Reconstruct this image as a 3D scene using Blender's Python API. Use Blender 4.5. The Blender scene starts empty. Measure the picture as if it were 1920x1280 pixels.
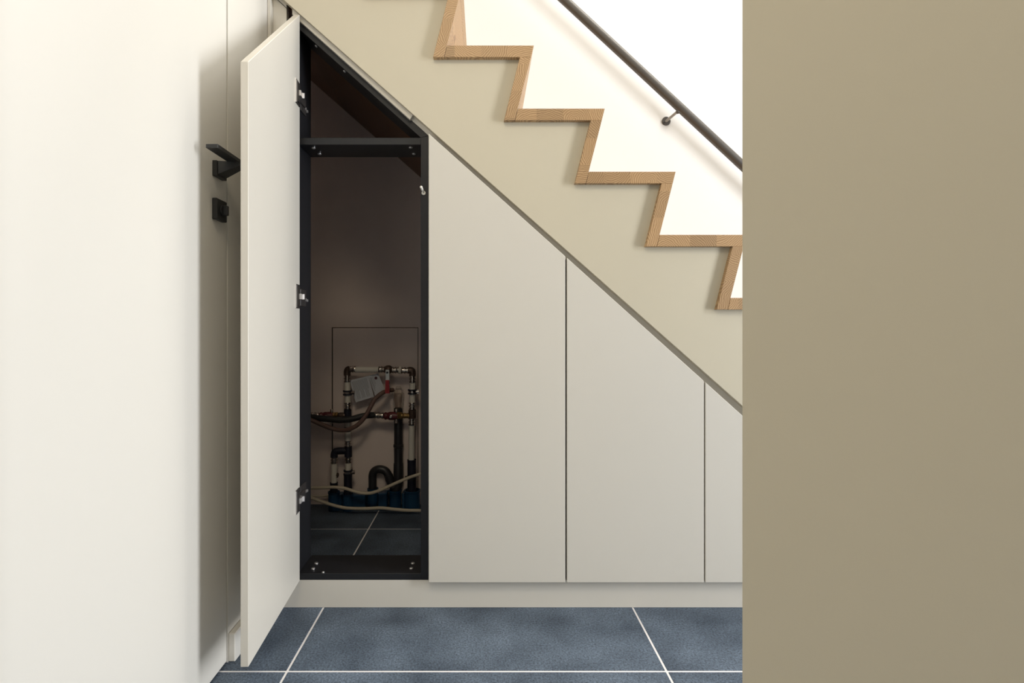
import bpy, bmesh, math, random
from mathutils import Vector, Matrix
random.seed(7)
S = bpy.context.scene
COL = S.collection
PI = math.pi

# ------------------------------------------------------------------ camera
CH, F, U0, V0 = 0.80, 1009.0, 907.0, 613.0          # eye height, focal length (px), vanishing point
cam_d = bpy.data.cameras.new('camera')
cam = bpy.data.objects.new('camera', cam_d)
COL.objects.link(cam)
cam.location = (0, 0, CH)
cam.rotation_euler = (PI / 2, 0, 0)
cam_d.sensor_width = 36.0
cam_d.lens = F / 1920 * 36
cam_d.shift_x = (960 - U0) / 1920
cam_d.shift_y = (V0 - 640) / 1920
cam_d.clip_start = 0.02
S.camera = cam

# ------------------------------------------------------------------ light
w = bpy.data.worlds.new('sky'); S.world = w
w.use_nodes = True
w.node_tree.nodes['Background'].inputs[0].default_value = (0.75, 0.86, 1.0, 1)
w.node_tree.nodes['Background'].inputs[1].default_value = 0.6

def area(name, loc, rot, sx, sy, power, color, spread=180):
    d = bpy.data.lights.new(name, 'AREA')
    d.shape = 'RECTANGLE'; d.size = sx; d.size_y = sy
    d.energy = power; d.color = color; d.spread = math.radians(spread)
    o = bpy.data.objects.new(name, d); COL.objects.link(o)
    o.location = loc; o.rotation_euler = rot
    return o

# daylight through the tall glazed opening in the far right wall
area('window_daylight', (3.24, 0.19, 1.12), (0, PI / 2, 0), 2.1, 0.60, 119, (0.94, 0.965, 1.0))
# roof light over the stairwell
area('stairwell_rooflight', (1.5, 1.82, 4.25), (0, 0, 0), 3.2, 0.42, 74, (1.0, 0.985, 0.94))
# warm ceiling lamp of the hall, behind the camera
area('hall_ceiling_lamp', (-0.1, 0.0, 2.50), (0, 0, 0), 0.6, 0.6, 14, (1.0, 0.85, 0.61))

S.view_settings.view_transform = 'Standard'
S.view_settings.look = 'None'
S.view_settings.exposure = 0.0
S.view_settings.gamma = 1.0
S.view_settings.use_curve_mapping = False

# ------------------------------------------------------------------ materials
def new_mat(name):
    m = bpy.data.materials.new(name); m.use_nodes = True
    nt = m.node_tree
    return m, nt, nt.nodes['Principled BSDF']

def srgb(r, g, b):
    f = lambda c: (c / 255 / 12.92) if c / 255 <= 0.04045 else ((c / 255 + 0.055) / 1.055) ** 2.4
    return (f(r), f(g), f(b), 1)

def N(nt, kind, **kw):
    n = nt.nodes.new(kind)
    for k, v in kw.items(): setattr(n, k, v)
    return n

def simple(name, col, rough=0.5, metal=0.0, bump=0.0, bscale=200, vary=0.0, vscale=3, spec=0.5):
    m, nt, b = new_mat(name)
    b.inputs['Base Color'].default_value = col if len(col) == 4 else (*col, 1)
    b.inputs['Roughness'].default_value = rough
    b.inputs['Metallic'].default_value = metal
    b.inputs['Specular IOR Level'].default_value = spec
    tc = N(nt, 'ShaderNodeTexCoord')
    if vary:
        n = N(nt, 'ShaderNodeTexNoise'); n.inputs['Scale'].default_value = vscale
        n.inputs['Detail'].default_value = 4
        nt.links.new(tc.outputs['Object'], n.inputs['Vector'])
        mx = N(nt, 'ShaderNodeMix', data_type='RGBA')
        c = Vector(col[:3])
        mx.inputs[6].default_value = (*(c * (1 - vary)), 1); mx.inputs[7].default_value = (*(c * (1 + vary)), 1)
        nt.links.new(n.outputs['Fac'], mx.inputs[0]); nt.links.new(mx.outputs[2], b.inputs['Base Color'])
    if bump:
        n = N(nt, 'ShaderNodeTexNoise'); n.inputs['Scale'].default_value = bscale
        bp = N(nt, 'ShaderNodeBump'); bp.inputs['Strength'].default_value = bump; bp.inputs['Distance'].default_value = 0.001
        nt.links.new(tc.outputs['Object'], n.inputs['Vector'])
        nt.links.new(n.outputs['Fac'], bp.inputs['Height']); nt.links.new(bp.outputs['Normal'], b.inputs['Normal'])
    return m

def oak(name, axis, end=True, base=(0.47, 0.305, 0.155), dark=(0.215, 0.115, 0.048)):
    """glued oak staves; the rings show on the cut ends"""
    m, nt, b = new_mat(name)
    L = nt.links.new
    def mth(op, a, c=None, d=None):
        n = N(nt, 'ShaderNodeMath', operation=op)
        for i, v in enumerate((a, c, d)):
            if v is None: continue
            if isinstance(v, (int, float)): n.inputs[i].default_value = v
            else: L(v, n.inputs[i])
        return n.outputs[0]
    tc = N(nt, 'ShaderNodeTexCoord'); sp = N(nt, 'ShaderNodeSeparateXYZ'); L(tc.outputs['Object'], sp.inputs[0])
    oi = N(nt, 'ShaderNodeObjectInfo')
    u, v = (sp.outputs['X'], sp.outputs['Z']) if axis == 'X' else (sp.outputs['Z'], sp.outputs['X'])
    u = mth('ADD', u, mth('MULTIPLY', oi.outputs['Random'], 0.5))
    q = mth('DIVIDE', u, 0.074); cell = mth('FLOOR', q)
    loc = mth('MULTIPLY', mth('SUBTRACT', mth('SUBTRACT', q, cell), 0.5), 0.074)
    wn = N(nt, 'ShaderNodeTexWhiteNoise', noise_dimensions='1D')
    L(mth('ADD', cell, mth('MULTIPLY', oi.outputs['Random'], 91.7)), wn.inputs['W'])
    sc = N(nt, 'ShaderNodeSeparateColor'); L(wn.outputs['Color'], sc.inputs[0])
    cx = mth('MULTIPLY', mth('SUBTRACT', sc.outputs[0], 0.5), 0.16)
    cz = mth('MULTIPLY', mth('SUBTRACT', sc.outputs[1], 0.5), 0.20)
    nz = N(nt, 'ShaderNodeTexNoise'); nz.inputs['Scale'].default_value = 28; nz.inputs['Detail'].default_value = 3
    L(tc.outputs['Object'], nz.inputs['Vector'])
    dx = mth('SUBTRACT', loc, cx); dz = mth('SUBTRACT', v, cz)
    d = mth('SQRT', mth('ADD', mth('MULTIPLY', dx, dx), mth('MULTIPLY', dz, dz)))
    d = mth('ADD', d, mth('MULTIPLY', nz.outputs['Fac'], 0.016))
    ring = mth('SINE', mth('MULTIPLY', d, 2 * PI / 0.0052))
    ring = mth('POWER', mth('MULTIPLY', mth('ADD', ring, 1.0), 0.5), 1.8)
    n2 = N(nt, 'ShaderNodeTexNoise'); n2.inputs['Scale'].default_value = 500
    L(tc.outputs['Object'], n2.inputs['Vector'])
    fac = mth('ADD', mth('MULTIPLY', ring, 0.74), mth('MULTIPLY', mth('SUBTRACT', n2.outputs['Fac'], 0.4), 0.5))
    mx = N(nt, 'ShaderNodeMix', data_type='RGBA'); mx.clamp_factor = True
    mx.inputs[6].default_value = (*base, 1); mx.inputs[7].default_value = (*dark, 1); L(fac, mx.inputs[0])
    hs = N(nt, 'ShaderNodeHueSaturation')
    L(mth('ADD', 0.86, mth('MULTIPLY', sc.outputs[2], 0.28)), hs.inputs['Value']); L(mx.outputs[2], hs.inputs['Color'])
    L(hs.outputs[0], b.inputs['Base Color'])
    b.inputs['Roughness'].default_value = 0.45
    return m

def tile_mat(name):
    m, nt, b = new_mat(name); L = nt.links.new
    tc = N(nt, 'ShaderNodeTexCoord'); oi = N(nt, 'ShaderNodeObjectInfo')
    mp = N(nt, 'ShaderNodeVectorMath', operation='ADD')
    cb = N(nt, 'ShaderNodeCombineXYZ')
    mu = N(nt, 'ShaderNodeMath', operation='MULTIPLY'); mu.inputs[1].default_value = 37; L(oi.outputs['Random'], mu.inputs[0])
    L(mu.outputs[0], cb.inputs[0]); L(tc.outputs['Object'], mp.inputs[0]); L(cb.outputs[0], mp.inputs[1])
    big = N(nt, 'ShaderNodeTexNoise'); big.inputs['Scale'].default_value = 5; big.inputs['Detail'].default_value = 6
    fine = N(nt, 'ShaderNodeTexNoise'); fine.inputs['Scale'].default_value = 210; fine.inputs['Detail'].default_value = 6; fine.inputs['Roughness'].default_value = 0.8
    for n in (big, fine): L(mp.outputs[0], n.inputs['Vector'])
    r1 = N(nt, 'ShaderNodeValToRGB')
    r1.color_ramp.elements[0].position = 0.36; r1.color_ramp.elements[0].color = (0.048, 0.065, 0.093, 1)
    r1.color_ramp.elements[1].position = 0.66; r1.color_ramp.elements[1].color = (0.112, 0.145, 0.195, 1)
    L(big.outputs['Fac'], r1.inputs[0])
    r2 = N(nt, 'ShaderNodeValToRGB')
    r2.color_ramp.elements[0].position = 0.34; r2.color_ramp.elements[0].color = (0.20, 0.20, 0.21, 1)
    r2.color_ramp.elements[1].position = 0.68; r2.color_ramp.elements[1].color = (2.1, 2.1, 2.05, 1)
    L(fine.outputs['Fac'], r2.inputs[0])
    mx = N(nt, 'ShaderNodeMix', data_type='RGBA', blend_type='MULTIPLY'); mx.inputs[0].default_value = 1
    L(r1.outputs[0], mx.inputs[6]); L(r2.outputs[0], mx.inputs[7]); L(mx.outputs[2], b.inputs['Base Color'])
    b.inputs['Roughness'].default_value = 0.62; b.inputs['Specular IOR Level'].default_value = 0.35
    bp = N(nt, 'ShaderNodeBump'); bp.inputs['Strength'].default_value = 0.35; bp.inputs['Distance'].default_value = 0.0006
    L(fine.outputs['Fac'], bp.inputs['Height']); L(bp.outputs['Normal'], b.inputs['Normal'])
    return m

def paper_mat(name):
    m, nt, b = new_mat(name); L = nt.links.new
    b.inputs['Base Color'].default_value = (0.55, 0.56, 0.60, 1); b.inputs['Roughness'].default_value = 0.8
    return m

M = {
    'paint': simple('greige_lacquer', (0.62, 0.589, 0.525), 0.42, vary=0.015, bump=0.04, bscale=350),
    'warmlit_paint': simple('warmlit_greige_lacquer', (0.555, 0.505, 0.39), 0.5, vary=0.015, bump=0.04, bscale=350),  # greige lacquer yellowed, the warm light on the string put into its colour
    'daylit_paint': simple('daylit_greige_lacquer', (0.715, 0.69, 0.635), 0.42, vary=0.012, bump=0.04, bscale=350),  # greige lacquer lightened, window brightness on the left side put into its colour
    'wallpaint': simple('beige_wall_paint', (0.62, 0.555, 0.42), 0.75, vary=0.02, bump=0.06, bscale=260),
    'rearpaint': simple('taupe_wall_paint', (0.40, 0.37, 0.32), 0.8, vary=0.02),
    'white': simple('white_plaster', (0.86, 0.85, 0.82), 0.85, vary=0.012, bump=0.08, bscale=180),
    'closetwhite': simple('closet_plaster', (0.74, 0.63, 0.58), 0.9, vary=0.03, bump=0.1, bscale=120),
    'black': simple('black_melamine', (0.013, 0.0135, 0.016), 0.42, bump=0.06, bscale=500, vary=0.1, vscale=60, spec=0.35),
    'handle': simple('matt_black_metal', (0.018, 0.018, 0.018), 0.42, metal=0.0, bump=0.03),
    'oakx': oak('oak_tread', 'X'), 'oakz': oak('oak_riser', 'Z'),
    'soffit': oak('dark_stained_wood', 'X', base=(0.22, 0.10, 0.045), dark=(0.13, 0.055, 0.025)),
    'tile': tile_mat('anthracite_stone_tile'),
    'grout': simple('pale_grout', (0.78, 0.76, 0.76), 0.9, bump=0.2, bscale=300),
    'chrome': simple('nickel_plated', (0.80, 0.78, 0.77), 0.28, metal=0.80),
    'gunmetal': simple('dark_steel_tube', (0.115, 0.105, 0.095), 0.42, metal=0.55, bump=0.03, bscale=300),
    'rodsteel': simple('brushed_steel_rod', (0.34, 0.32, 0.29), 0.4, metal=0.6),
    'hingedark': simple('dark_hinge_metal', (0.05, 0.045, 0.043), 0.45, metal=0.35),
    'pipewhite': simple('white_composite_pipe', (0.70, 0.66, 0.58), 0.4),
    'brass': simple('tarnished_brass', (0.30, 0.19, 0.07), 0.35, metal=0.8, vary=0.25, vscale=60),
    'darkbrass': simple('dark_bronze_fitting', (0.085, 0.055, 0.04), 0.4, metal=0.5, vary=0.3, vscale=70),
    'press': simple('press_sleeve_steel', (0.55, 0.50, 0.45), 0.25, metal=1.0),
    'red': simple('red_plastic_grip', (0.30, 0.008, 0.014), 0.4),
    'redbody': simple('dark_red_valve_body', (0.10, 0.013, 0.016), 0.4),
    'blue': simple('blue_plastic', (0.007, 0.045, 0.105), 0.38, vary=0.15, vscale=20),
    'navy': simple('dark_navy_sleeve', (0.010, 0.011, 0.022), 0.5),
    'drain': simple('dark_grey_drain_plastic', (0.022, 0.022, 0.024), 0.38),
    'rubber': simple('black_insulated_hose', (0.016, 0.016, 0.016), 0.6),
    'hose': simple('brown_hose', (0.14, 0.082, 0.066), 0.5),
    'cable': simple('beige_cable_jacket', (0.56, 0.49, 0.38), 0.5),
    'paper': paper_mat('leaflet_paper'),
    'ink': simple('grey_print', (0.20, 0.20, 0.22), 0.8),
    'seal': simple('dark_red_stamp', (0.06, 0.015, 0.02), 0.7),
    'whiteplastic': simple('white_plastic', (0.80, 0.78, 0.72), 0.35),
    'greyplate': simple('grey_zinc_lever', (0.62, 0.64, 0.63), 0.35, metal=0.6),
}
def clear():
    m, nt, b = new_mat('clear_plastic')
    b.inputs['Base Color'].default_value = (0.95, 0.93, 0.90, 1); b.inputs['Roughness'].default_value = 0.08
    b.inputs['Transmission Weight'].default_value = 1.0; b.inputs['IOR'].default_value = 1.25
    return m
M['clear'] = clear()

# ------------------------------------------------------------------ mesh helpers
def P(px, py, Y):
    """point at depth Y on the sight line measured in the photograph"""
    return Vector(((px - U0) / F * Y, Y, CH - (py - V0) / F * Y))

class MB:
    def __init__(s): s.v, s.f, s.m, s.mi = [], [], [], 0
    def _take(s, bm):
        base = len(s.v)
        bm.verts.ensure_lookup_table()
        for i, v in enumerate(bm.verts): v.index = i; s.v.append(v.co.copy())
        for f in bm.faces: s.f.append([base + v.index for v in f.verts]); s.m.append(s.mi)
        bm.free(); return s
    def mat(s, i): s.mi = i; return s
    def box(s, a, b, bev=0.0, seg=1):
        a, b = Vector(a), Vector(b)
        bm = bmesh.new(); bmesh.ops.create_cube(bm, size=1)
        for v in bm.verts: v.co = Vector([(a[i] + b[i]) / 2 + v.co[i] * abs(b[i] - a[i]) for i in range(3)])
        if bev: bmesh.ops.bevel(bm, geom=bm.edges[:], offset=bev, segments=seg, affect='EDGES', profile=0.6)
        return s._take(bm)
    def prism(s, pts, d, bev=0.0):
        """closed polygon (3D points) swept by the vector d"""
        bm = bmesh.new(); d = Vector(d)
        v0 = [bm.verts.new(Vector(p)) for p in pts]; v1 = [bm.verts.new(Vector(p) + d) for p in pts]
        n = len(pts)
        bm.faces.new(v0); bm.faces.new(v1[::-1])
        for i in range(n): bm.faces.new((v0[i], v1[i], v1[(i + 1) % n], v0[(i + 1) % n]))
        bmesh.ops.recalc_face_normals(bm, faces=bm.faces[:])
        if bev: bmesh.ops.bevel(bm, geom=bm.edges[:], offset=bev, segments=1, affect='EDGES')
        return s._take(bm)
    def hexa(s, a, b):
        """two quads joined into a solid"""
        bm = bmesh.new()
        v0 = [bm.verts.new(Vector(p)) for p in a]; v1 = [bm.verts.new(Vector(p)) for p in b]
        bm.faces.new(v0); bm.faces.new(v1[::-1])
        for i in range(4): bm.faces.new((v0[i], v1[i], v1[(i + 1) % 4], v0[(i + 1) % 4]))
        bmesh.ops.recalc_face_normals(bm, faces=bm.faces[:])
        return s._take(bm)
    def lathe(s, p, q, prof, n=20, cap=True):
        """profile [(t, radius)] turned round the axis p -> q (t from 0 to 1)"""
        p, q = Vector(p), Vector(q); ax = q - p
        z = ax.normalized(); x = z.orthogonal().normalized(); y = z.cross(x)
        bm = bmesh.new(); rings = []
        for t, r in prof:
            c = p + ax * t
            rings.append([bm.verts.new(c + (x * math.cos(2 * PI * i / n) + y * math.sin(2 * PI * i / n)) * max(r, 1e-5)) for i in range(n)])
        for a, b in zip(rings, rings[1:]):
            for i in range(n): bm.faces.new((a[i], a[(i + 1) % n], b[(i + 1) % n], b[i]))
        if cap: bm.faces.new(rings[0][::-1]); bm.faces.new(rings[-1])
        bmesh.ops.recalc_face_normals(bm, faces=bm.faces[:])
        return s._take(bm)
    def cyl(s, p, q, r, n=20, ch=0.08):
        return s.lathe(p, q, [(0, r * (1 - ch)), (0.04, r), (0.96, r), (1, r * (1 - ch))], n)
    def tube(s, pts, r, n=14, sub=6):
        pts = [Vector(p) for p in pts]; path = []
        if sub > 1 and len(pts) > 2:
            ext = [pts[0] * 2 - pts[1]] + pts + [pts[-1] * 2 - pts[-2]]
            for i in range(1, len(ext) - 2):
                a, b, c, d = ext[i - 1:i + 3]
                for k in range(sub):
                    t = k / sub
                    path.append(0.5 * ((2 * b) + (c - a) * t + (2 * a - 5 * b + 4 * c - d) * t * t + (3 * b - a - 3 * c + d) * t ** 3))
            path.append(pts[-1])
        else: path = pts
        bm = bmesh.new(); rings = []; x = None
        for i, c in enumerate(path):
            tg = (path[min(i + 1, len(path) - 1)] - path[max(i - 1, 0)]).normalized()
            x = tg.orthogonal().normalized() if x is None else (x - tg * x.dot(tg)).normalized()
            y = tg.cross(x)
            rings.append([bm.verts.new(c + (x * math.cos(2 * PI * k / n) + y * math.sin(2 * PI * k / n)) * r) for k in range(n)])
        for a, b in zip(rings, rings[1:]):
            for k in range(n): bm.faces.new((a[k], a[(k + 1) % n], b[(k + 1) % n], b[k]))
        bm.faces.new(rings[0][::-1]); bm.faces.new(rings[-1])
        bmesh.ops.recalc_face_normals(bm, faces=bm.faces[:])
        return s._take(bm)
    def sphere(s, c, r, sc=(1, 1, 1)):
        bm = bmesh.new(); bmesh.ops.create_uvsphere(bm, u_segments=16, v_segments=10, radius=r)
        for v in bm.verts: v.co = Vector(c) + Vector([v.co[i] * sc[i] for i in range(3)])
        return s._take(bm)

def obj(name, mb, mats, parent=None, loc=None, smooth=None):
    """link a mesh (given in world coordinates) as ONE object, origin at its parent's origin or at loc"""
    if not isinstance(mats, (list, tuple)): mats = [mats]
    org = Vector(loc) if loc is not None else Vector((0, 0, 0))
    pw = Vector((0, 0, 0)); q = parent
    while q is not None: pw += q.location; q = q.parent
    if loc is None: org = pw.copy()
    me = bpy.data.meshes.new(name)
    me.from_pydata([v - org for v in mb.v], [], mb.f)
    for m in mats: me.materials.append(M[m] if isinstance(m, str) else m)
    me.polygons.foreach_set('material_index', mb.m)
    me.update()
    if smooth is None: smooth = len(mb.f) > 60
    if smooth:
        me.polygons.foreach_set('use_smooth', [True] * len(mb.f))
        me.set_sharp_from_angle(angle=math.radians(38))
    o = bpy.data.objects.new(name, me); COL.objects.link(o)
    if parent is not None: o.parent = parent
    o.location = org - pw
    return o

def tag(o, label=None, cat=None, group=None, kind=None):
    if label: o['label'] = label
    if cat: o['category'] = cat
    if group: o['group'] = group
    if kind: o['kind'] = kind
    return o

def thing(name, label, cat, loc=(0, 0, 0), group=None):
    o = bpy.data.objects.new(name, None); COL.objects.link(o)
    o.location = loc; o.empty_display_size = 0.1
    return tag(o, label, cat, group)

def struct(name, mb, mats, label, cat, **k):
    return tag(obj(name, mb, mats, **k), label, cat, kind='structure')

# ------------------------------------------------------------------ key planes
XW = -0.611            # left wall
YD = 1.513             # cabinet door fronts and stair string
YC = 1.536             # cabinet carcass and plinth
YB = 1.650             # back of the carcass frames
YW = 2.440             # far wall behind the stairs and the cupboard
WP = 1.497             # cut ends of the treads
def l1(x): return 1.0594 - 0.8848 * (x - 0.1844)          # lower edge of the stair string
def ldoor(x): return 1.0395 - 0.899 * (x - 0.1844)       # top edge of the cabinet doors
def lcar(x): return 1.6708 - 0.893 * (x + 0.5221)        # top of the black carcass

# ------------------------------------------------------------------ structure: floor
floor = struct('floor', MB().box((-1.1, -2.5, -0.08), (3.4, YW + 0.1, -0.0008)), 'grout', 'floor of large square dark blue-grey stone tiles with pale joints', 'floor')
TX, TY, TS, G = -0.4575, 1.2515, 0.883, 0.0026
xs = sorted([-1.09] + [TX + TS * k for k in range(0, 5)] + [3.38])
ys = sorted([-2.48] + [TY + TS * k for k in range(-4, 2)] + [YW - 0.005])
for i in range(len(xs) - 1):
    for j in range(len(ys) - 1):
        a, b = (xs[i], ys[j]), (xs[i + 1], ys[j + 1])
        cx, cy = (a[0] + b[0]) / 2, (a[1] + b[1]) / 2
        obj('tile', MB().box((a[0] + G, a[1] + G, -0.012), (b[0] - G, b[1] - G, 0.0), 0.0008), 'tile', floor, loc=(cx, cy, 0))

# ------------------------------------------------------------------ structure: walls
dl0, dl1 = 0.385, 1.279                                 # room door leaf, hinge to latch side
wl = MB()
wl.box((XW - 0.10, 1.2845, 0), (XW, 1.518, 1.74)).box((XW - 0.10, 1.2845, 1.74), (XW, 1.495, 2.6)).box((XW - 0.10, -2.5, 0), (XW, dl0 - 0.006, 2.6))
wl.box((XW - 0.10, dl0 - 0.006, 2.116), (XW, 1.2845, 2.6))
wl.box((XW - 0.10, 1.262, 0), (XW - 0.048, 1.2845, 2.116)).box((XW - 0.10, dl0 - 0.006, 0), (XW - 0.048, dl0 + 0.02, 2.116))
struct('wall_left', wl, 'daylit_paint', 'beige wall on the left with the flush room door in it', 'wall')
struct('wall_back', MB().box((-1.05, YW, -0.05), (3.4, YW + 0.1, 4.4)), 'white', 'bright white plaster wall behind the staircase and handrail', 'wall')
# splayed end of the wall in the right foreground
RY = 0.42; rx = (1392 - U0) / F
pts = [(rx * RY, RY, 0), (0.47, RY - 0.040, 0), (0.47, RY + 0.05, 0), (rx * (RY + 0.05) + 0.004, RY + 0.05, 0)]
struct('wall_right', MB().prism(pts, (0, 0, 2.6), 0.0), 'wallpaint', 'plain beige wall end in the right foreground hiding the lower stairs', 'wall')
struct('wall_rear', MB().box((-0.75, -2.6, 0), (3.4, -2.5, 2.6)), 'rearpaint', 'taupe wall behind the viewer', 'wall')
fr = MB()
fr.box((3.3, -2.6, 0), (3.4, -0.20, 2.6)).box((3.3, 0.62, 0), (3.4, YW, 2.6)).box((3.3, -0.20, 2.22), (3.4, 0.62, 2.6))
fr.box((3.3, 1.40, 2.6), (3.4, YW, 4.4))
struct('wall_far_right', fr, 'rearpaint', 'taupe wall at the far right end with the tall glazed opening', 'wall')
win = tag(bpy.data.objects.new('window_1', None), 'tall glazed opening in the far right wall letting daylight in', 'window', kind='structure')
COL.objects.link(win); win.location = (3.35, 0, 0)
wf = MB()
for y in (-0.20, 0.57): wf.box((3.32, y, 0), (3.38, y + 0.05, 2.22))
wf.box((3.32, -0.15, 0), (3.38, 0.57, 0.05)).box((3.32, -0.15, 2.17), (3.38, 0.57, 2.22))
obj('window_frame', wf, 'paint', win)
obj('pane', MB().box((3.345, -0.15, 0.05), (3.355, 0.57, 2.17)), 'clear', win)
ce = MB().box((-1.05, -2.6, 2.6), (3.4, 1.40, 2.7)).box((-1.05, 1.40, 4.4), (3.4, YW + 0.1, 4.5))
struct('ceiling', ce, 'white', 'white ceiling over the hall and the stairwell', 'ceiling')
struct('wall_upper', MB().box((-1.05, 1.30, 2.7), (3.4, 1.40, 4.4)), 'white', 'white wall above the hall ceiling facing the stairwell', 'wall')
struct('wall_stair_end', MB().box((-1.15, 1.40, 0), (-1.05, YW, 4.4)).prism([(-1.05, 1.545, 0), (XW - 0.012, 1.545, 0), (XW - 0.012, 1.545, l1(XW) - 0.03), (-0.93, 1.545, l1(-0.93) - 0.005), (-1.05, 1.545, l1(-0.93) - 0.005)], (0, 0.02, 0)).box((-1.05, 1.40, 1.95), (XW - 0.11, 1.44, 2.7)), 'closetwhite', 'plaster wall closing the left end of the stairwell and cupboard', 'wall')
struct('wall_closet_back', MB().prism([(-1.049, YW - 0.012, 0.001), (1.30, YW - 0.012, 0.001), (1.30, YW - 0.012, l1(1.30)), (-0.93, YW - 0.012, l1(-0.93)), (-1.049, YW - 0.012, l1(-0.93))], (0, 0.0115, 0)), 'closetwhite', 'dim plastered wall at the back of the open cupboard', 'wall')
struct('baseboard_left', MB().box((XW + 0.0002, 1.286, 0.0002), (-0.594, 1.5355, 0.0678), 0.002), 'daylit_paint', 'low beige skirting at the wall foot behind the open cupboard door', 'skirting')
struct('baseboard_front', MB().box((-0.60, YC, 0), (1.02, YC + 0.018, 0.0783), 0.0006), 'paint', 'greige plinth under the row of cupboards', 'plinth')
# corner strip and narrow filler left of the cupboard, with a sloping joint near its top
struct('trim_1', MB().box((XW, 1.5185, 0.068), (-0.6015, 1.545, 1.745), 0.0008), 'paint', 'narrow beige corner strip beside the left wall', 'trim')
x0, x1 = -0.6012, -0.5630
za, zb = P(521, 0, YC), P(537, 15, YC)
zl = lambda x: za.z + (zb.z - za.z) / (zb.x - za.x) * (x - za.x)
struct('trim_2', MB().prism([(x0, YC, 0.0785), (x1, YC, 0.0785), (x1, YC, zl(x1) - 0.0012), (x0, YC, zl(x0) - 0.0012)], (0, 0.018, 0)), 'paint', 'narrow greige filler panel left of the open cupboard', 'trim')
struct('trim_3', MB().prism([(x0, YC, zl(x0) + 0.0012), (x1, YC, zl(x1) + 0.0012), (x1, YC, 1.745), (x0, YC, 1.745)], (0, 0.018, 0)), 'paint', 'small greige filler piece above the sloping joint at top left', 'trim')
# sloping filler strips between cupboards and stair string
YF = 1.5357
fl = lambda x: P(x, 40.0 + 0.893 * (x - 564), YF)              # just above the black carcass
fd = lambda x: P(x, 458.5 + 0.899 * (x - 1030), YF)          # tucked behind the tops of the closed doors
fu_ = lambda x, up: P(x, 41 + 0.893 * (x - 564) - up, YF)
Y4 = 1.5235
fa, fb = P(548, 41 + 0.893 * (548 - 564), Y4), P(768.6, 41 + 0.893 * (768.6 - 564), Y4)
ta, tb = fa + Vector((0, 0, 0)), fb + Vector((0.008, 0, 0))
ta.z, tb.z = l1(ta.x) - 0.0006, l1(tb.x) - 0.0006
struct('trim_4', MB().prism([fa, fb, tb, ta], (0, 0.012, 0)), 'paint', 'sloping greige filler strip above the open cupboard', 'trim')
struct('trim_5', MB().prism([fl(770.0), fl(801.5), fd(803.5), fd(1600), fd(1600) + Vector((0, 0, 0.055)), fu_(783.4, 40)], (0, 0.0085, 0)), 'paint', 'sloping greige filler strip above the closed cupboards', 'trim')

# ------------------------------------------------------------------ room door on the left wall
door1 = tag(bpy.data.objects.new('door_1', None), 'flush beige room door on the left wall with black lever handle', 'door', kind='structure')
COL.objects.link(door1); door1.location = (XW, dl0, 0)
obj('door_leaf', MB().box((XW - 0.042, dl0, 0.006), (XW, dl1, 2.11), 0.0012), 'daylit_paint', door1)
h = obj('handle_plate', MB().box((XW, 1.211, 1.141), (XW + 0.0105, 1.258, 1.176), 0.0008), 'handle', door1)
nk = MB().hexa([(XW + 0.0105, 1.216, 1.146), (XW + 0.0105, 1.255, 1.146), (XW + 0.0105, 1.255, 1.176), (XW + 0.0105, 1.216, 1.176)],
               [(-0.557, 1.226, 1.168), (-0.557, 1.252, 1.168), (-0.557, 1.252, 1.1755), (-0.557, 1.226, 1.1755)])
obj('handle_neck', nk, 'handle', h)
obj('handle_lever', MB().box((-0.583, 1.128, 1.1755), (-0.557, 1.252, 1.184), 0.0009), 'handle', h)
obj('handle_screw', MB().cyl((XW + 0.018, 1.2185, 1.158), (XW + 0.018, 1.2215, 1.158), 0.0022, 10), 'handle', h)
tp = obj('thumb_turn_plate', MB().box((XW, 1.209, 1.043), (XW + 0.0115, 1.257, 1.091), 0.0016), 'handle', door1)
obj('thumb_turn', MB().cyl((XW + 0.0115, 1.236, 1.067), (XW + 0.015, 1.236, 1.067), 0.013, 18).box((XW + 0.014, 1.232, 1.056), (XW + 0.024, 1.2405, 1.078), 0.001), 'handle', tp)

# ------------------------------------------------------------------ staircase
K = WP / F
RISE, GO = 118.3 * K, 133.0 * K
nose0 = P(1001, 85, WP)
stair = thing('staircase', 'straight staircase with raked oak treads and risers and a beige side string', 'staircase', (1.9, YD, 0))
rk = 0.25; tt = 22 * K; ry_ = 21 * K
def px3(dx, dy): return (dx * K, 0, -dy * K)
dY = YW - 0.014 - WP
tread_pts = [px3(-133 - rk * 118.3, 0), px3(0, 0), px3(-rk * 22, 22), px3(-133 - rk * 140.3, 22)]
riser_pts = [px3(-rk * 22 - 21 + 0.2, 22), px3(-rk * 22, 22), px3(-rk * 140.3 - 0.6, 140.3), px3(-rk * 140.3 - 21, 140.3)]
steps = list(range(-4, 9))
tr0 = ri0 = None
for k in steps:
    n = nose0 + Vector((GO * k, 0, -RISE * k))
    if tr0 is None:
        tr0 = obj('tread', MB().prism([n + Vector(p) for p in tread_pts], (0, dY, 0), 0.0007), 'oakx', stair, loc=n)
        ri0 = obj('riser', MB().prism([n + Vector(p) for p in riser_pts], (0, dY, 0), 0.0007), 'oakz', stair, loc=n)
    else:
        t = tr0.copy(); COL.objects.link(t); t.location = n - stair.location
        if k < 8:
            r = ri0.copy(); COL.objects.link(r); r.location = n - stair.location
        else:
            q = [px3(-rk * 22 - 21, 22), px3(-rk * 22, 22), px3(-rk * 120, 120), px3(-rk * 120 - 21, 120)]
            obj('riser', MB().prism([n + Vector(p) for p in q], (0, dY, 0), 0.0007), 'oakz', stair, loc=n)
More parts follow.
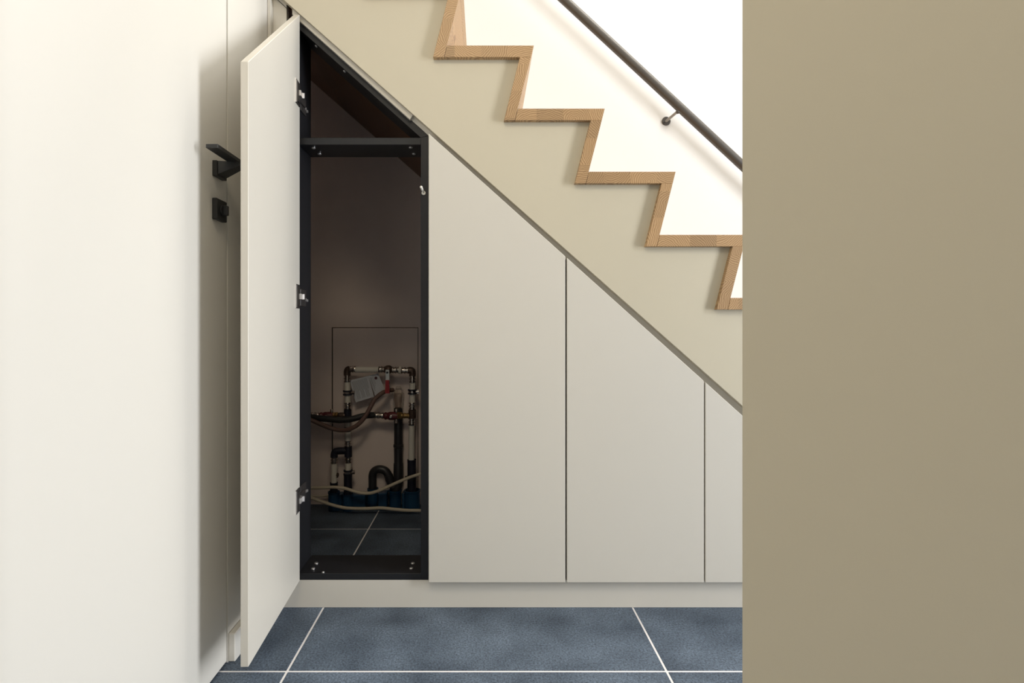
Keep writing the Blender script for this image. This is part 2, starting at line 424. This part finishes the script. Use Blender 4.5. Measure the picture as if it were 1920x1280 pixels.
# side string: stepped along the undersides of treads and risers, sloping below
up = []
for k in steps:
    n = nose0 + Vector((GO * k, 0, -RISE * k))
    a = n + Vector(px3(-133 - rk * 140.3 - 10, 20)); b = n + Vector(px3(-rk * 22 - 19, 20)); c = n + Vector(px3(-rk * 138 - 19, 138))
    up += [(a.x, YD, a.z), (b.x, YD, b.z)]
up.append((c.x, YD, max(c.z, 0.012)))
xe = 1.0594 / 0.8848 + 0.1844
low = [(xe - 0.0136, YD, 0.012), (up[0][0], YD, l1(up[0][0]))]
obj('string', MB().prism([Vector(p) for p in up + low], (0, 0.0225, 0)), 'warmlit_paint', stair)
sx0, sx1 = -0.93, xe - 0.1
obj('soffit_board', MB().prism([(sx0, YC + 0.02, l1(sx0)), (sx1, YC + 0.02, l1(sx1)), (sx1, YC + 0.02, l1(sx1) + 0.02), (sx0, YC + 0.02, l1(sx0) + 0.02)], (0, YW - 0.014 - YC - 0.02, 0)), 'soffit', stair)

# handrail on the far wall
RYl = 2.365
ra, rb = P(1058 - 172, -160, RYl), P(1230 + 0.01 + (620 - 160) / 0.929, 620, RYl)
rail = thing('handrail', 'dark steel tube handrail on the white stair wall', 'handrail', (rb.x, RYl, rb.z))
obj('rail', MB().tube([ra, ra.lerp(rb, 0.5), rb], 0.0192, 24, 1), 'gunmetal', rail, smooth=True)
br = obj('bracket', MB().lathe(P(1248.5, 227.5, YW - 0.0005), P(1248.5, 227.5, YW) + Vector((0, -0.0075, 0)), [(0, 0.0195), (0.8, 0.0195), (1, 0.018)], 28), 'gunmetal', rail)
jt = P(1273, 200, RYl) + Vector((-0.004, 0.004, -0.019))
ws = P(1248.5, 227.5, YW - 0.006)
obj('bracket_arm', MB().tube([ws, ws.lerp(jt, 0.5), jt], 0.0060, 14, 1), 'rodsteel', br, smooth=True)
obj('bracket_joint', MB().sphere(jt + Vector((0, -0.002, -0.002)), 0.0095), 'gunmetal', br)
obj('bracket_screw', MB().cyl(ws + Vector((-0.009, 0.002, -0.006)), ws + Vector((-0.009, -0.0035, -0.006)), 0.003, 10), 'handle', br)

# ------------------------------------------------------------------ cupboards
def screw(x, y, z, up, parent, r=0.0055):
    d = Vector((0, 0, up))
    m = MB().lathe(Vector((x, y, z)), Vector((x, y, z)) + d * 0.003, [(0, r), (0.6, r), (1, r * 0.75)], 14)
    m.mat(1).box((x - r * 0.6, y - 0.0008, z + up * 0.0026), (x + r * 0.6, y + 0.0008, z + up * 0.0033))
    return obj('screw', m, ['chrome', 'handle'], parent)

CL, CR = -0.548, -0.158               # outer sides of the open carcass
IL, IR = -0.530, -0.1796
cab = thing('under_stair_cupboard', 'tall open under-stair cupboard with a black frame and its greige door swung out', 'cupboard', ((CL + CR) / 2, YC, 0.0785), 'cupboards under the staircase')
dpt = YB - YC
obj('side_panel', MB().prism([(CL, YC, 0.0785), (IL, YC, 0.0785), (IL, YC, lcar(IL) - 0.0245), (CL, YC, lcar(CL) - 0.0245)], (0, dpt, 0), 0.0006), 'black', cab)
obj('side_panel', MB().prism([(IR, YC, 0.0785), (CR, YC, 0.0785), (CR, YC, lcar(CR)), (IR, YC, lcar(IR) - 0.0245)], (0, dpt, 0), 0.0006), 'black', cab)
obj('bottom_panel', MB().box((IL, YC, 0.0785), (IR, YB + 0.01, 0.0972), 0.0006), 'black', cab)
obj('top_panel', MB().prism([(CL, YC, lcar(CL)), (CR - 0.0005, YC, lcar(CR - 0.0005)), (IR, YC, lcar(IR) - 0.0245), (CL, YC, lcar(CL) - 0.0245)], (0, dpt, 0), 0.0005), 'black', cab)
obj('cross_rail', MB().box((IL, YC, 1.3206), (IR, YB, 1.3402), 0.0006), 'black', cab)
for px, py in ((588, 277), (599, 288), (770, 276), (776, 288)):
    Y = (1.3206 - CH) * F / (V0 - py); screw((px - U0) / F * Y, Y, 1.3206, -1, cab)
for px, py in ((593, 1056), (587, 1066), (774, 1056), (771, 1065.5)):
    Y = (CH - 0.0972) * F / (py - V0); screw((px - U0) / F * Y, Y, 0.0972, 1, cab)
Y = (CH - 0.0972) * F / (1073 - V0); screw((606 - U0) / F * Y, Y, 0.0972, 1, cab, 0.0035)
for px, py in ((593, 89), (646, 137)):
    pt = P(px, py, 1.556); nrm = Vector((-0.666, 0, -0.746))
    pt.z = lcar(pt.x) - 0.0245
    obj('screw', MB().lathe(pt + nrm * -0.001, pt + nrm * 0.003, [(0, 0.0042), (0.7, 0.0042), (1, 0.003)], 12), 'chrome', cab)
# white push catch on the right frame edge
pc = P(794.5, 362, YC)
cm = MB().lathe(pc + Vector((0, 0.001, 0)), pc + Vector((0, -0.004, 0)), [(0, 0.0058), (0.7, 0.0058), (1, 0.0045)], 18)
cm.cyl(pc + Vector((0, -0.002, 0.001)), pc + Vector((-0.0045, -0.024, 0.011)), 0.0033, 14).sphere(pc + Vector((-0.0045, -0.024, 0.011)), 0.0038)
tag(obj('push_catch', cm, 'whiteplastic', cab), 'white push catch pin')
# open door leaf: inner face from hinge side to free edge
hA, hB = Vector((-0.5180, 1.5150, 0)), Vector((-0.4938, 1.1297, 0))
dd = (hB - hA).normalized(); nn = Vector((-dd.y, dd.x, 0))
if nn.x > 0: nn = -nn
zb_, zh, zf = 0.0866, 1.6790, 1.357
face = [hA + Vector((0, 0, zb_)), hB + Vector((0, 0, zb_)), hB + Vector((0, 0, zf)), hA + Vector((0, 0, zh))]
obj('door', MB().prism(face, nn * 0.0165, 0.0011), 'paint', cab)
inn = -nn
for py in (174, 555.5, 939):
    zc = CH - (py - V0) / F * 1.49
    q = lambda s, o, z: hA + dd * s + inn * o + Vector((0, 0, zc + z))
    def slab(mb, s0, s1, o0, o1, z0, z1): return mb.hexa([q(s0, o0, z0), q(s1, o0, z0), q(s1, o1, z0), q(s0, o1, z0)], [q(s0, o0, z1), q(s1, o0, z1), q(s1, o1, z1), q(s0, o1, z1)])
    hg = obj('hinge', slab(slab(MB(), 0.008, 0.044, 0, 0.0022, -0.033, 0.033), 0.016, 0.034, 0.0022, 0.0055, -0.026, 0.026), 'hingedark', cab, loc=q(0, 0, 0))
    slab_rim = slab(slab(MB(), 0.0445, 0.0455, 0, 0.003, -0.033, 0.033), 0.0375, 0.040, 0.0022, 0.0036, -0.030, 0.030)
    obj('hinge_rim', slab_rim, 'chrome', hg)
    arm = slab(MB(), 0.006, 0.026, 0.0055, 0.0105, -0.0075, 0.0075)
    arm.hexa([(-0.5205, 1.511, zc - 0.0075), (-0.5020, 1.507, zc - 0.0075), (-0.5020, 1.510, zc - 0.0075), (-0.5205, 1.516, zc - 0.0075)],
             [(-0.5205, 1.511, zc + 0.0075), (-0.5020, 1.507, zc + 0.0075), (-0.5020, 1.510, zc + 0.0075), (-0.5205, 1.516, zc + 0.0075)])
    rear = MB().box((-0.5270, 1.514, zc - 0.006), (-0.5225, 1.580, zc + 0.006), 0.001)
    obj('hinge_arm', arm, 'chrome', hg); obj('hinge_link', rear, 'hingedark', hg)
    mp = MB().box((IL, 1.548, zc - 0.024), (IL + 0.0035, 1.596, zc + 0.024), 0.0008)
    obj('mounting_plate', mp, 'hingedark', hg)
    sc_ = MB()
    for yy, zz in ((1.590, -0.004), (1.604, -0.006)): sc_.cyl((IL, yy, zc + zz), (IL + 0.006, yy, zc + zz), 0.0042, 12)
    obj('hinge_screw', sc_, 'chrome', hg)

# closed cupboards
KD = YD / F
closed = [(803.6, 1060.0, 'closed greige cupboard door directly right of the open cupboard, the tallest closed one'),
          (1063.0, 1320.0, 'closed greige cupboard door in the middle of the closed row'),
          (1322.6, 1579.0, 'shortest closed greige cupboard, cut off by the foreground wall')]
for a, b, lab in closed:
    xa, xb = (a - U0) * KD, (b - U0) * KD
    c = thing('under_stair_cupboard', lab, 'cupboard', ((xa + xb) / 2, YC, 0.0785), 'cupboards under the staircase')
    obj('door', MB().prism([(xa, YD, 0.0817), (xb, YD, 0.0817), (xb, YD, ldoor(xb)), (xa, YD, ldoor(xa))], (0, 0.0205, 0), 0.0012), 'paint', c)
    xi, xj = xa - 0.0014, xb + 0.0014
    YK2 = YC + 0.0085
    s1, s2 = lcar(xi + 0.001) - 0.002, lcar(xj) - 0.002
    obj('side_panel', MB().box((xi, YK2, 0.0785), (xi + 0.018, YB, s1 - 0.02)), 'black', c)
    obj('side_panel', MB().box((xj - 0.018, YK2, 0.0785), (xj, YB, s2)), 'black', c)
    obj('bottom_panel', MB().box((xi + 0.018, YK2, 0.0785), (xj - 0.018, YB, 0.097)), 'black', c)

# ------------------------------------------------------------------ inside the open cupboard
YP = 2.352                                # depth of the pipe run
kp = YP / F
WB = YW - 0.012                           # face of the closet back wall
ap0, ap1 = P(624, 615, WB - 0.010), P(783, 930, WB - 0.010)
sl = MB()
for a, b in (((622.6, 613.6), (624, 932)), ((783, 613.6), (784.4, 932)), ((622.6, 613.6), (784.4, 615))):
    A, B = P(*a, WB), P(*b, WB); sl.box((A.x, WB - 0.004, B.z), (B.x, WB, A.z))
acc = MB().box((ap0.x, WB - 0.010, ap1.z), (ap1.x, WB, ap0.z), 0.0015)
ap = tag(obj('access_panel', acc, 'closetwhite', loc=((ap0.x + ap1.x) / 2, WB, ap1.z)), 'large flat plaster-coloured access panel on the cupboard back wall behind the pipes', 'panel')

obj('panel_shadow_line', sl, 'darkbrass', ap)  # dark strip standing in for the shadow gap round the panel

man = thing('water_pipe_manifold', 'white water pipes with metal press fittings and valves looped on the access panel', 'pipes', P(651, 900, YP))
R = 5.6 * kp
def pp(x, y, dy=0.0): 
    v = P(x, y, YP); v.y += dy; return v
def pipe(x0, y0, x1, y1, r=R): return obj('pipe', MB().lathe(pp(x0, y0), pp(x1, y1), [(0, r), (1, r)], 18), 'pipewhite', man)
def fitting(x0, y0, x1, y1, r=R * 1.0):
    m = MB().lathe(pp(x0, y0), pp(x1, y1), [(0, r * .95), (.08, r * 1.12), (.2, r * 1.12), (.24, r * .92), (.38, r * .92), (.42, r * 1.15), (.6, r * 1.15), (.64, r * .92), (.8, r * .95), (.84, r * 1.18), (1, r * 1.1)], 18)
    return obj('press_fitting', m, 'press', man)
def elbow(pts, r=R * 1.15, name='elbow', mat='darkbrass'):
    return obj(name, MB().tube([pp(*p) for p in pts], r, 16), mat, man)
def clamp(x, y, r=R):
    m = MB().lathe(pp(x, y - 4.5), pp(x, y + 4.5), [(0, r * 1.5), (.25, r * 1.5), (.3, r * 1.3), (.7, r * 1.3), (.75, r * 1.5), (1, r * 1.5)], 18)
    c = obj('pipe_clamp', m, 'navy', man)
    obj('clamp_band', MB().lathe(pp(x, y - 1.8), pp(x, y + 1.8), [(0, r * 1.36), (1, r * 1.36)], 18), 'press', c)
    obj('clamp_bolt', MB().cyl(pp(x + 7, y), pp(x + 13, y), r * .55, 12).box(pp(x + 9, y + 3.4, -.003), pp(x + 12.5, y - 3.4, .003)), 'press', c)
    obj('clamp_stud', MB().cyl(pp(x, y, 0.012), Vector((pp(x, y).x, WB - 0.010, pp(x, y).z)), 0.005, 10), 'press', c)
    return c
# top run
elbow([(651, 703), (651, 696), (652.5, 693), (656, 692)])
fitting(656, 692, 667, 692); pipe(667, 693, 711, 693); fitting(722, 692.5, 710, 692.5)
bv = obj('ball_valve', MB().lathe(pp(721, 692.5), pp(735, 692.5), [(0, R), (.15, R * 1.25), (.35, R * 1.45), (.65, R * 1.45), (.85, R * 1.25), (1, R)], 18).cyl(pp(728.5, 695, -.008), pp(728.5, 695, -.026), 0.007, 14), 'darkbrass', man)
lv = MB().box(pp(725.2, 692, -.026) , pp(732.2, 713, -.030), 0.0006)
obj('valve_lever', lv, 'greyplate', bv)
obj('lever_nut', MB().cyl(pp(728.7, 697, -.030), pp(728.7, 697, -.037), 0.005, 6), 'navy', bv)
rg = MB().hexa([pp(725.3, 711, -.024), pp(732.0, 711, -.024), pp(732.0, 711, -.033), pp(725.3, 711, -.033)], [pp(724.8, 735.5, -.022), pp(732.6, 735.5, -.022), pp(732.6, 735.5, -.035), pp(724.8, 735.5, -.035)])
tag(obj('valve_grip', rg, 'red', bv), 'red lever grip')
fitting(735, 693.5, 748.5, 693.5); fitting(766.5, 694, 752, 694)
obj('coupling', MB().lathe(pp(747.5, 694), pp(753, 694), [(0, R * 1.1), (.3, R * 1.3), (.7, R * 1.3), (1, R * 1.1)], 18), 'pipewhite', man)
elbow([(766, 694), (770, 694), (773, 696), (773.5, 704)])
# right drop
fitting(773.5, 703, 773.5, 717); pipe(773.5, 716, 773.5, 733); clamp(773, 734); pipe(773, 733, 773, 755); fitting(773, 768, 773, 754)
elbow([(773, 768), (773, 784)], R * 1.3, 'tee')
fitting(772.5, 783, 772.5, 797); pipe(772, 796, 771, 880)
# right branch with valve
obj('brass_nipple', MB().lathe(pp(752, 779), pp(769, 779), [(0, R * .95), (.2, R * .95), (.25, R * .8), (.4, R * .95), (.6, R * .8), (.8, R * .95), (1, R * .95)], 18), 'brass', man)
obj('brass_nut', MB().lathe(pp(745, 779), pp(753, 779), [(0, R * 1.2), (.4, R * 1.2), (.45, R), (.6, R * 1.25), (1, R * 1.25)], 6), 'brass', man)
def stopvalve(x, y):
    v = obj('stop_valve', MB().lathe(pp(x - 20, y), pp(x + 6, y), [(0, R * .95), (.1, R * 1.3), (.25, R * 1.1), (.4, R * 1.4), (.75, R * 1.4), (.9, R * 1.15), (1, R * 1.15)], 18), 'redbody', man)
    s = MB().cyl(pp(x + 3, y - 4), pp(x + 3, y - 13), R * .5, 12).cyl(pp(x + 3, y + 4), pp(x + 3, y + 12), R * .45, 12).sphere(pp(x + 3, y + 12), R * .5)
    obj('drain_stub', s, 'press', v)
    obj('valve_cap', MB().lathe(pp(x - 6, y, -R * 1.2), pp(x - 6, y, -R * 2.0), [(0, 0.0075), (.6, 0.0075), (.7, 0.004), (1, 0.004)], 14), 'press', v)
    return v
stopvalve(740, 779.5); fitting(720, 779, 701, 778)
# left drop
fitting(651, 702, 651, 716); pipe(651.2, 715, 651.5, 735); clamp(651.5, 736); pipe(651.5, 735, 652, 755); fitting(652, 767, 652, 754)
elbow([(652, 767), (652, 784)], R * 1.25, 'tee', 'navy')
obj('brass_nipple', MB().lathe(pp(634, 779), pp(650, 779), [(0, R * .95), (.2, R * 1.1), (.7, R * 1.1), (1, R * .95)], 18), 'darkbrass', man)
obj('brass_nut', MB().lathe(pp(625, 779), pp(634, 779), [(0, R * 1.2), (.4, R * 1.2), (.45, R), (.6, R * 1.25), (1, R * 1.25)], 6), 'brass', man)
stopvalve(619, 779.5); fitting(599, 779, 583, 779); pipe(584, 779, 555, 779)
pipe(652, 783, 652.5, 826); tag(obj('cable_tie', MB().lathe(pp(652, 800), pp(652, 809), [(0, R * 1.05), (.4, R * 1.2), (1, R * 1.05)], 14), 'navy', man), 'black cable tie')
fitting(652.5, 825, 652.5, 838)
obj('tee', MB().tube([pp(653, 836), pp(653, 856)], R * 1.25, 16).tube([pp(653, 845), pp(640, 845), pp(630, 846), pp(627, 850), pp(626.5, 857)], R * 1.2, 16), 'navy', man)
fitting(626.5, 869, 626.5, 855); pipe(626.5, 868, 626, 912); fitting(653, 868, 653, 854); pipe(653, 867, 652.5, 884); clamp(652.5, 885)
obj('drain_cock', MB().cyl(pp(628, 890), pp(635, 890), R * .55, 10).cyl(pp(632, 886), pp(632, 895), R * .4, 10), 'darkbrass', man)

# black protective sleeves coming up from the floor
def sleeve(label, x, y0, y1, hw, clampy=None):
    a, b = P(x, y0, YP), P(x, y1, YP); b.z = 0.016
    r = hw * kp
    m = MB().lathe(b, a, [(0, r), (.9, r * .97), (1, r)], 20, cap=False).lathe(b, a, [(0, r * .86), (1, r * .86)], 20, cap=False)
    s = tag(obj('pipe_sleeve', m, 'navy', loc=b), label, 'pipe sleeve', 'dark pipe sleeves rising from the floor')
    if clampy:
        c = P(x, clampy, YP)
        obj('strap', MB().lathe(c + Vector((0, 0, -.008)), c + Vector((0, 0, .008)), [(0, r * 1.1), (1, r * 1.1)], 20).box(c + Vector((-r * 1.5, -.005, -.006)), c + Vector((-r * .9, .005, .006))), 'handle', s)
sleeve('tall dark pipe sleeve around the right-hand white pipe', 772, 861, 940, 8.2, 895)
sleeve('short dark pipe sleeve around the leftmost white pipe', 626, 904, 940, 7.2)
sleeve('dark pipe sleeve under the clamp of the second white pipe', 652.5, 890, 940, 7.8)

# blue moulded pipe base on the floor
blue = thing('blue_pipe_base', 'blue moulded plastic base holding the pipes at the floor', 'pipe base', P(700, 950, YP))
def cup(x, top, r, Y):
    t = P(x, top, Y); b = Vector((t.x, t.y, 0.001))
    return MB().lathe(b, t, [(0, r), (.9, r), (.92, r * 1.06), (1, r * 1.06), (1, r * .92), (.1, r * .92)], 24, cap=True)
for x, top, r, Y in ((626.3, 921, 0.0245, YP), (652.5, 925, 0.0245, YP), (699, 915, 0.0235, 2.392), (741, 918, 0.0275, 2.388), (773, 918, 0.0340, YP)):
    obj('cup', cup(x, top, r, Y), 'blue', blue)
for x0_, x1_, t_ in ((635, 644, 924), (661, 687, 924), (711, 727, 921), (755, 761, 921)):
    wa, wb = P(x0_, t_, YP + .02), P(x1_, t_, YP + .02)
    obj('web', MB().box((wa.x, YP - 0.008, 0.001), (wb.x, YP + 0.044, wa.z), 0.003), 'blue', blue)

# drain: vertical stack pipe with an inverted U trap and a clear funnel
dr = thing('drain_pipe', 'dark grey plastic drain pipe with an inverted U trap', 'drain pipe', P(747, 930, YP))
YDn = 2.392
def pd(x, y, dy=0): v = P(x, y, YDn); v.y += dy; return v
r1 = 8.3 * kp
obj('stack_pipe', MB().lathe(pd(747, 905), pd(747, 772), [(0, r1 * 1.12), (.27, r1 * 1.12), (.29, r1), (.5, r1), (.51, r1 * 1.15), (.54, r1 * 1.15), (.55, r1), (1, r1)], 24), 'drain', dr)
obj('branch', MB().tube([pd(747, 904), pd(746, 911), pd(743, 917), pd(741.5, 924), pd(741, 934)], r1 * .98, 20), 'drain', dr)
obj('trap', MB().tube([pd(698.5, 936), pd(698.5, 905), pd(698.5, 891), pd(701, 884), pd(707, 880), pd(714, 879.5), pd(722, 882), pd(727.5, 889), pd(730, 898), pd(734, 907), pd(739, 913)], 7.6 * kp, 20), 'drain', dr)
obj('trap_collar', MB().lathe(pd(728.2, 890), pd(730.8, 899), [(0, 8.3 * kp), (1, 8.3 * kp)], 20), 'drain', dr)
obj('collar', MB().lathe(pd(746.5, 775), pd(746.5, 765), [(0, r1), (.3, r1 * 1.02), (1, r1 * .95)], 24), 'rubber', dr)
fu = obj('funnel', MB().lathe(pd(746.3, 766), pd(746.3, 737), [(0, r1 * .95), (.25, r1 * 1.05), (.95, r1 * 1.28), (1, r1 * 1.3), (1, r1 * 1.18), (.25, r1 * .92), (.05, r1 * .8)], 24), 'clear', dr)
tag(fu, 'clear plastic funnel cup')
fc = MB().lathe(pd(747.5, 738), pd(747.5, 724), [(0, r1 * .95), (.5, r1 * .9), (.55, r1 * .75), (1, r1 * .6)], 24)
for k in range(10):
    a = 2 * PI * k / 10
    c = pd(747.5, 734) + Vector((math.cos(a) * r1 * .93, math.sin(a) * r1 * .93, 0))
    fc.box(c + Vector((-.0015, -.0015, -.007)), c + Vector((.0015, .0015, .009)))
obj('funnel_cap', fc, 'clear', dr)

# hoses, cables, leaflet
hs = MB().tube([P(737, 731, YP + .035), P(728, 732, YP + .012), P(716, 737, YP - .018), P(703, 748, YP - .03), P(694, 764, YP - .04), P(683, 783, YP - .05), P(668, 798, YP - .055), P(648, 806, YP - .05), P(626, 804, YP - .04), P(604, 796, YP - .056), P(585, 788, YP - .068), P(562, 780, YP - .074)], 4.0 * kp, 14)
tag(obj('brown_hose', hs, 'hose', loc=P(716, 737, YP - .018)), 'thin brown hose curving from the red lever to the left behind the valves', 'hose')
bh = MB().tube([P(703, 778, YP - .001), P(692, 778.5, YP - .012), P(678, 780.5, YP - .024), P(660, 785, YP - .034), P(640, 787, YP - .038), P(618, 785.5, YP - .040), P(600, 784, YP - .038), P(583, 782, YP - .030), P(560, 782, YP - .030)], 5.8 * kp, 16)
tag(obj('insulated_hose', bh, 'rubber', loc=P(703, 778, YP)), 'thick black insulated hose sagging between the two red valves', 'hose')
YK = 2.295
c1 = MB().tube([P(560, 925, YK), P(572, 917, YK), P(585, 914.5, YK), P(603, 914, YK), P(625, 913, YK), P(645, 915, YK), P(662, 920, YK), P(678, 924, YK), P(695, 924, YK), P(712, 919, YK), P(730, 911, YK), P(750, 902, YK), P(770, 894, YK), P(790, 887.5, YK), P(815, 878, YK), P(850, 890, YK + .02), P(880, 930, YK + .02), P(895, 955, YK + .01), P(905, 959.5, YK + .01)], 3.0 * YK / F, 12)
tag(obj('power_cable', c1, 'cable', loc=P(560, 925, YK)), 'beige cable hanging in front of the blue base and rising to the right', 'cable', 'beige cables across the cupboard')
YQ = 2.297
c2 = MB().tube([P(520, 959.3, YQ + .01), P(545, 940, YQ + .01), P(565, 930, YQ + .01), P(585, 933.5, YQ), P(600, 939, YQ), P(620, 945.5, YQ), P(645, 951.5, YQ), P(668, 953, YQ), P(690, 953, YQ), P(715, 952, YQ), P(740, 954.5, YQ), P(765, 956.5, YQ), P(790, 957, YQ), P(830, 960.5, YQ)], 0.0070, 12)
tag(obj('power_cable', c2, 'cable', loc=P(690, 953, YQ)), 'beige cable along the floor tiles in front of the blue base', 'cable', 'beige cables across the cupboard')
c3 = MB().tube([P(560, 926, 2.40), P(590, 930, 2.40), P(612, 929, 2.405), P(630, 925, 2.41)], 0.004, 10)
tag(obj('thin_cable', c3, 'cable', loc=P(590, 930, 2.40)), 'thin pale cable at the wall foot left of the blue base', 'cable')

YL = YP + 0.017
qa, qb, qc, qd = P(655.5, 713, YL), P(709, 699.5, YL), P(720, 729, YL), P(667, 754, YL)
qc2 = P(703, 743, YL)
leaf = thing('paper_leaflet', 'tilted printed paper leaflet hanging on the pipes under the top run', 'leaflet', qa)
fold0, fold1 = qa.lerp(qb, .66), qd.lerp(qc2, .97)
th = Vector((0, 0.0012, 0)); tilt = Vector((0, -0.005, 0))
obj('page', MB().prism([qa, fold0 + tilt, fold1 + tilt, qd], th), 'paper', leaf)
obj('page', MB().prism([fold0 + tilt, qb, P(720.5, 728.5, YL), fold1 + Vector((0.004, -0.005, 0.004))], th), 'paper', leaf)
lines = MB()
off = Vector((0, -0.0009, 0))
for i in range(13):
    v0, v1 = 0.10 + i * .063, 0.10 + i * .063 + .016
    u1 = 0.90 if i % 4 else 0.55
    bl = lambda u, v: qa.lerp(fold0 + tilt, v).lerp(qd.lerp(fold1 + tilt, v), u) + off
    lines.prism([bl(.08, v0), bl(.08, v1), bl(u1, v1), bl(u1, v0)], (0, -0.0002, 0))
e, f_ = P(720.5, 728.5, YL), fold1 + Vector((0.004, -0.005, 0.004))
for i in range(5):
    v0, v1 = 0.06 + i * .09, 0.06 + i * .09 + (.04 if i == 1 else .02)
    bl = lambda u, v: (fold0 + tilt).lerp(qb, v).lerp(f_.lerp(e, v), u) + off
    lines.prism([bl(.1, v0), bl(.1, v1), bl(.9 - .1 * i, v1), bl(.9 - .1 * i, v0)], (0, -0.0002, 0))
obj('printed_lines', lines, 'ink', leaf)
sc3 = P(704.8, 708.5, YL - 0.004)
obj('stamp', MB().cyl(sc3 + Vector((0, .001, 0)), sc3 + Vector((0, -.0006, 0)), 0.0062, 16), 'seal', leaf)
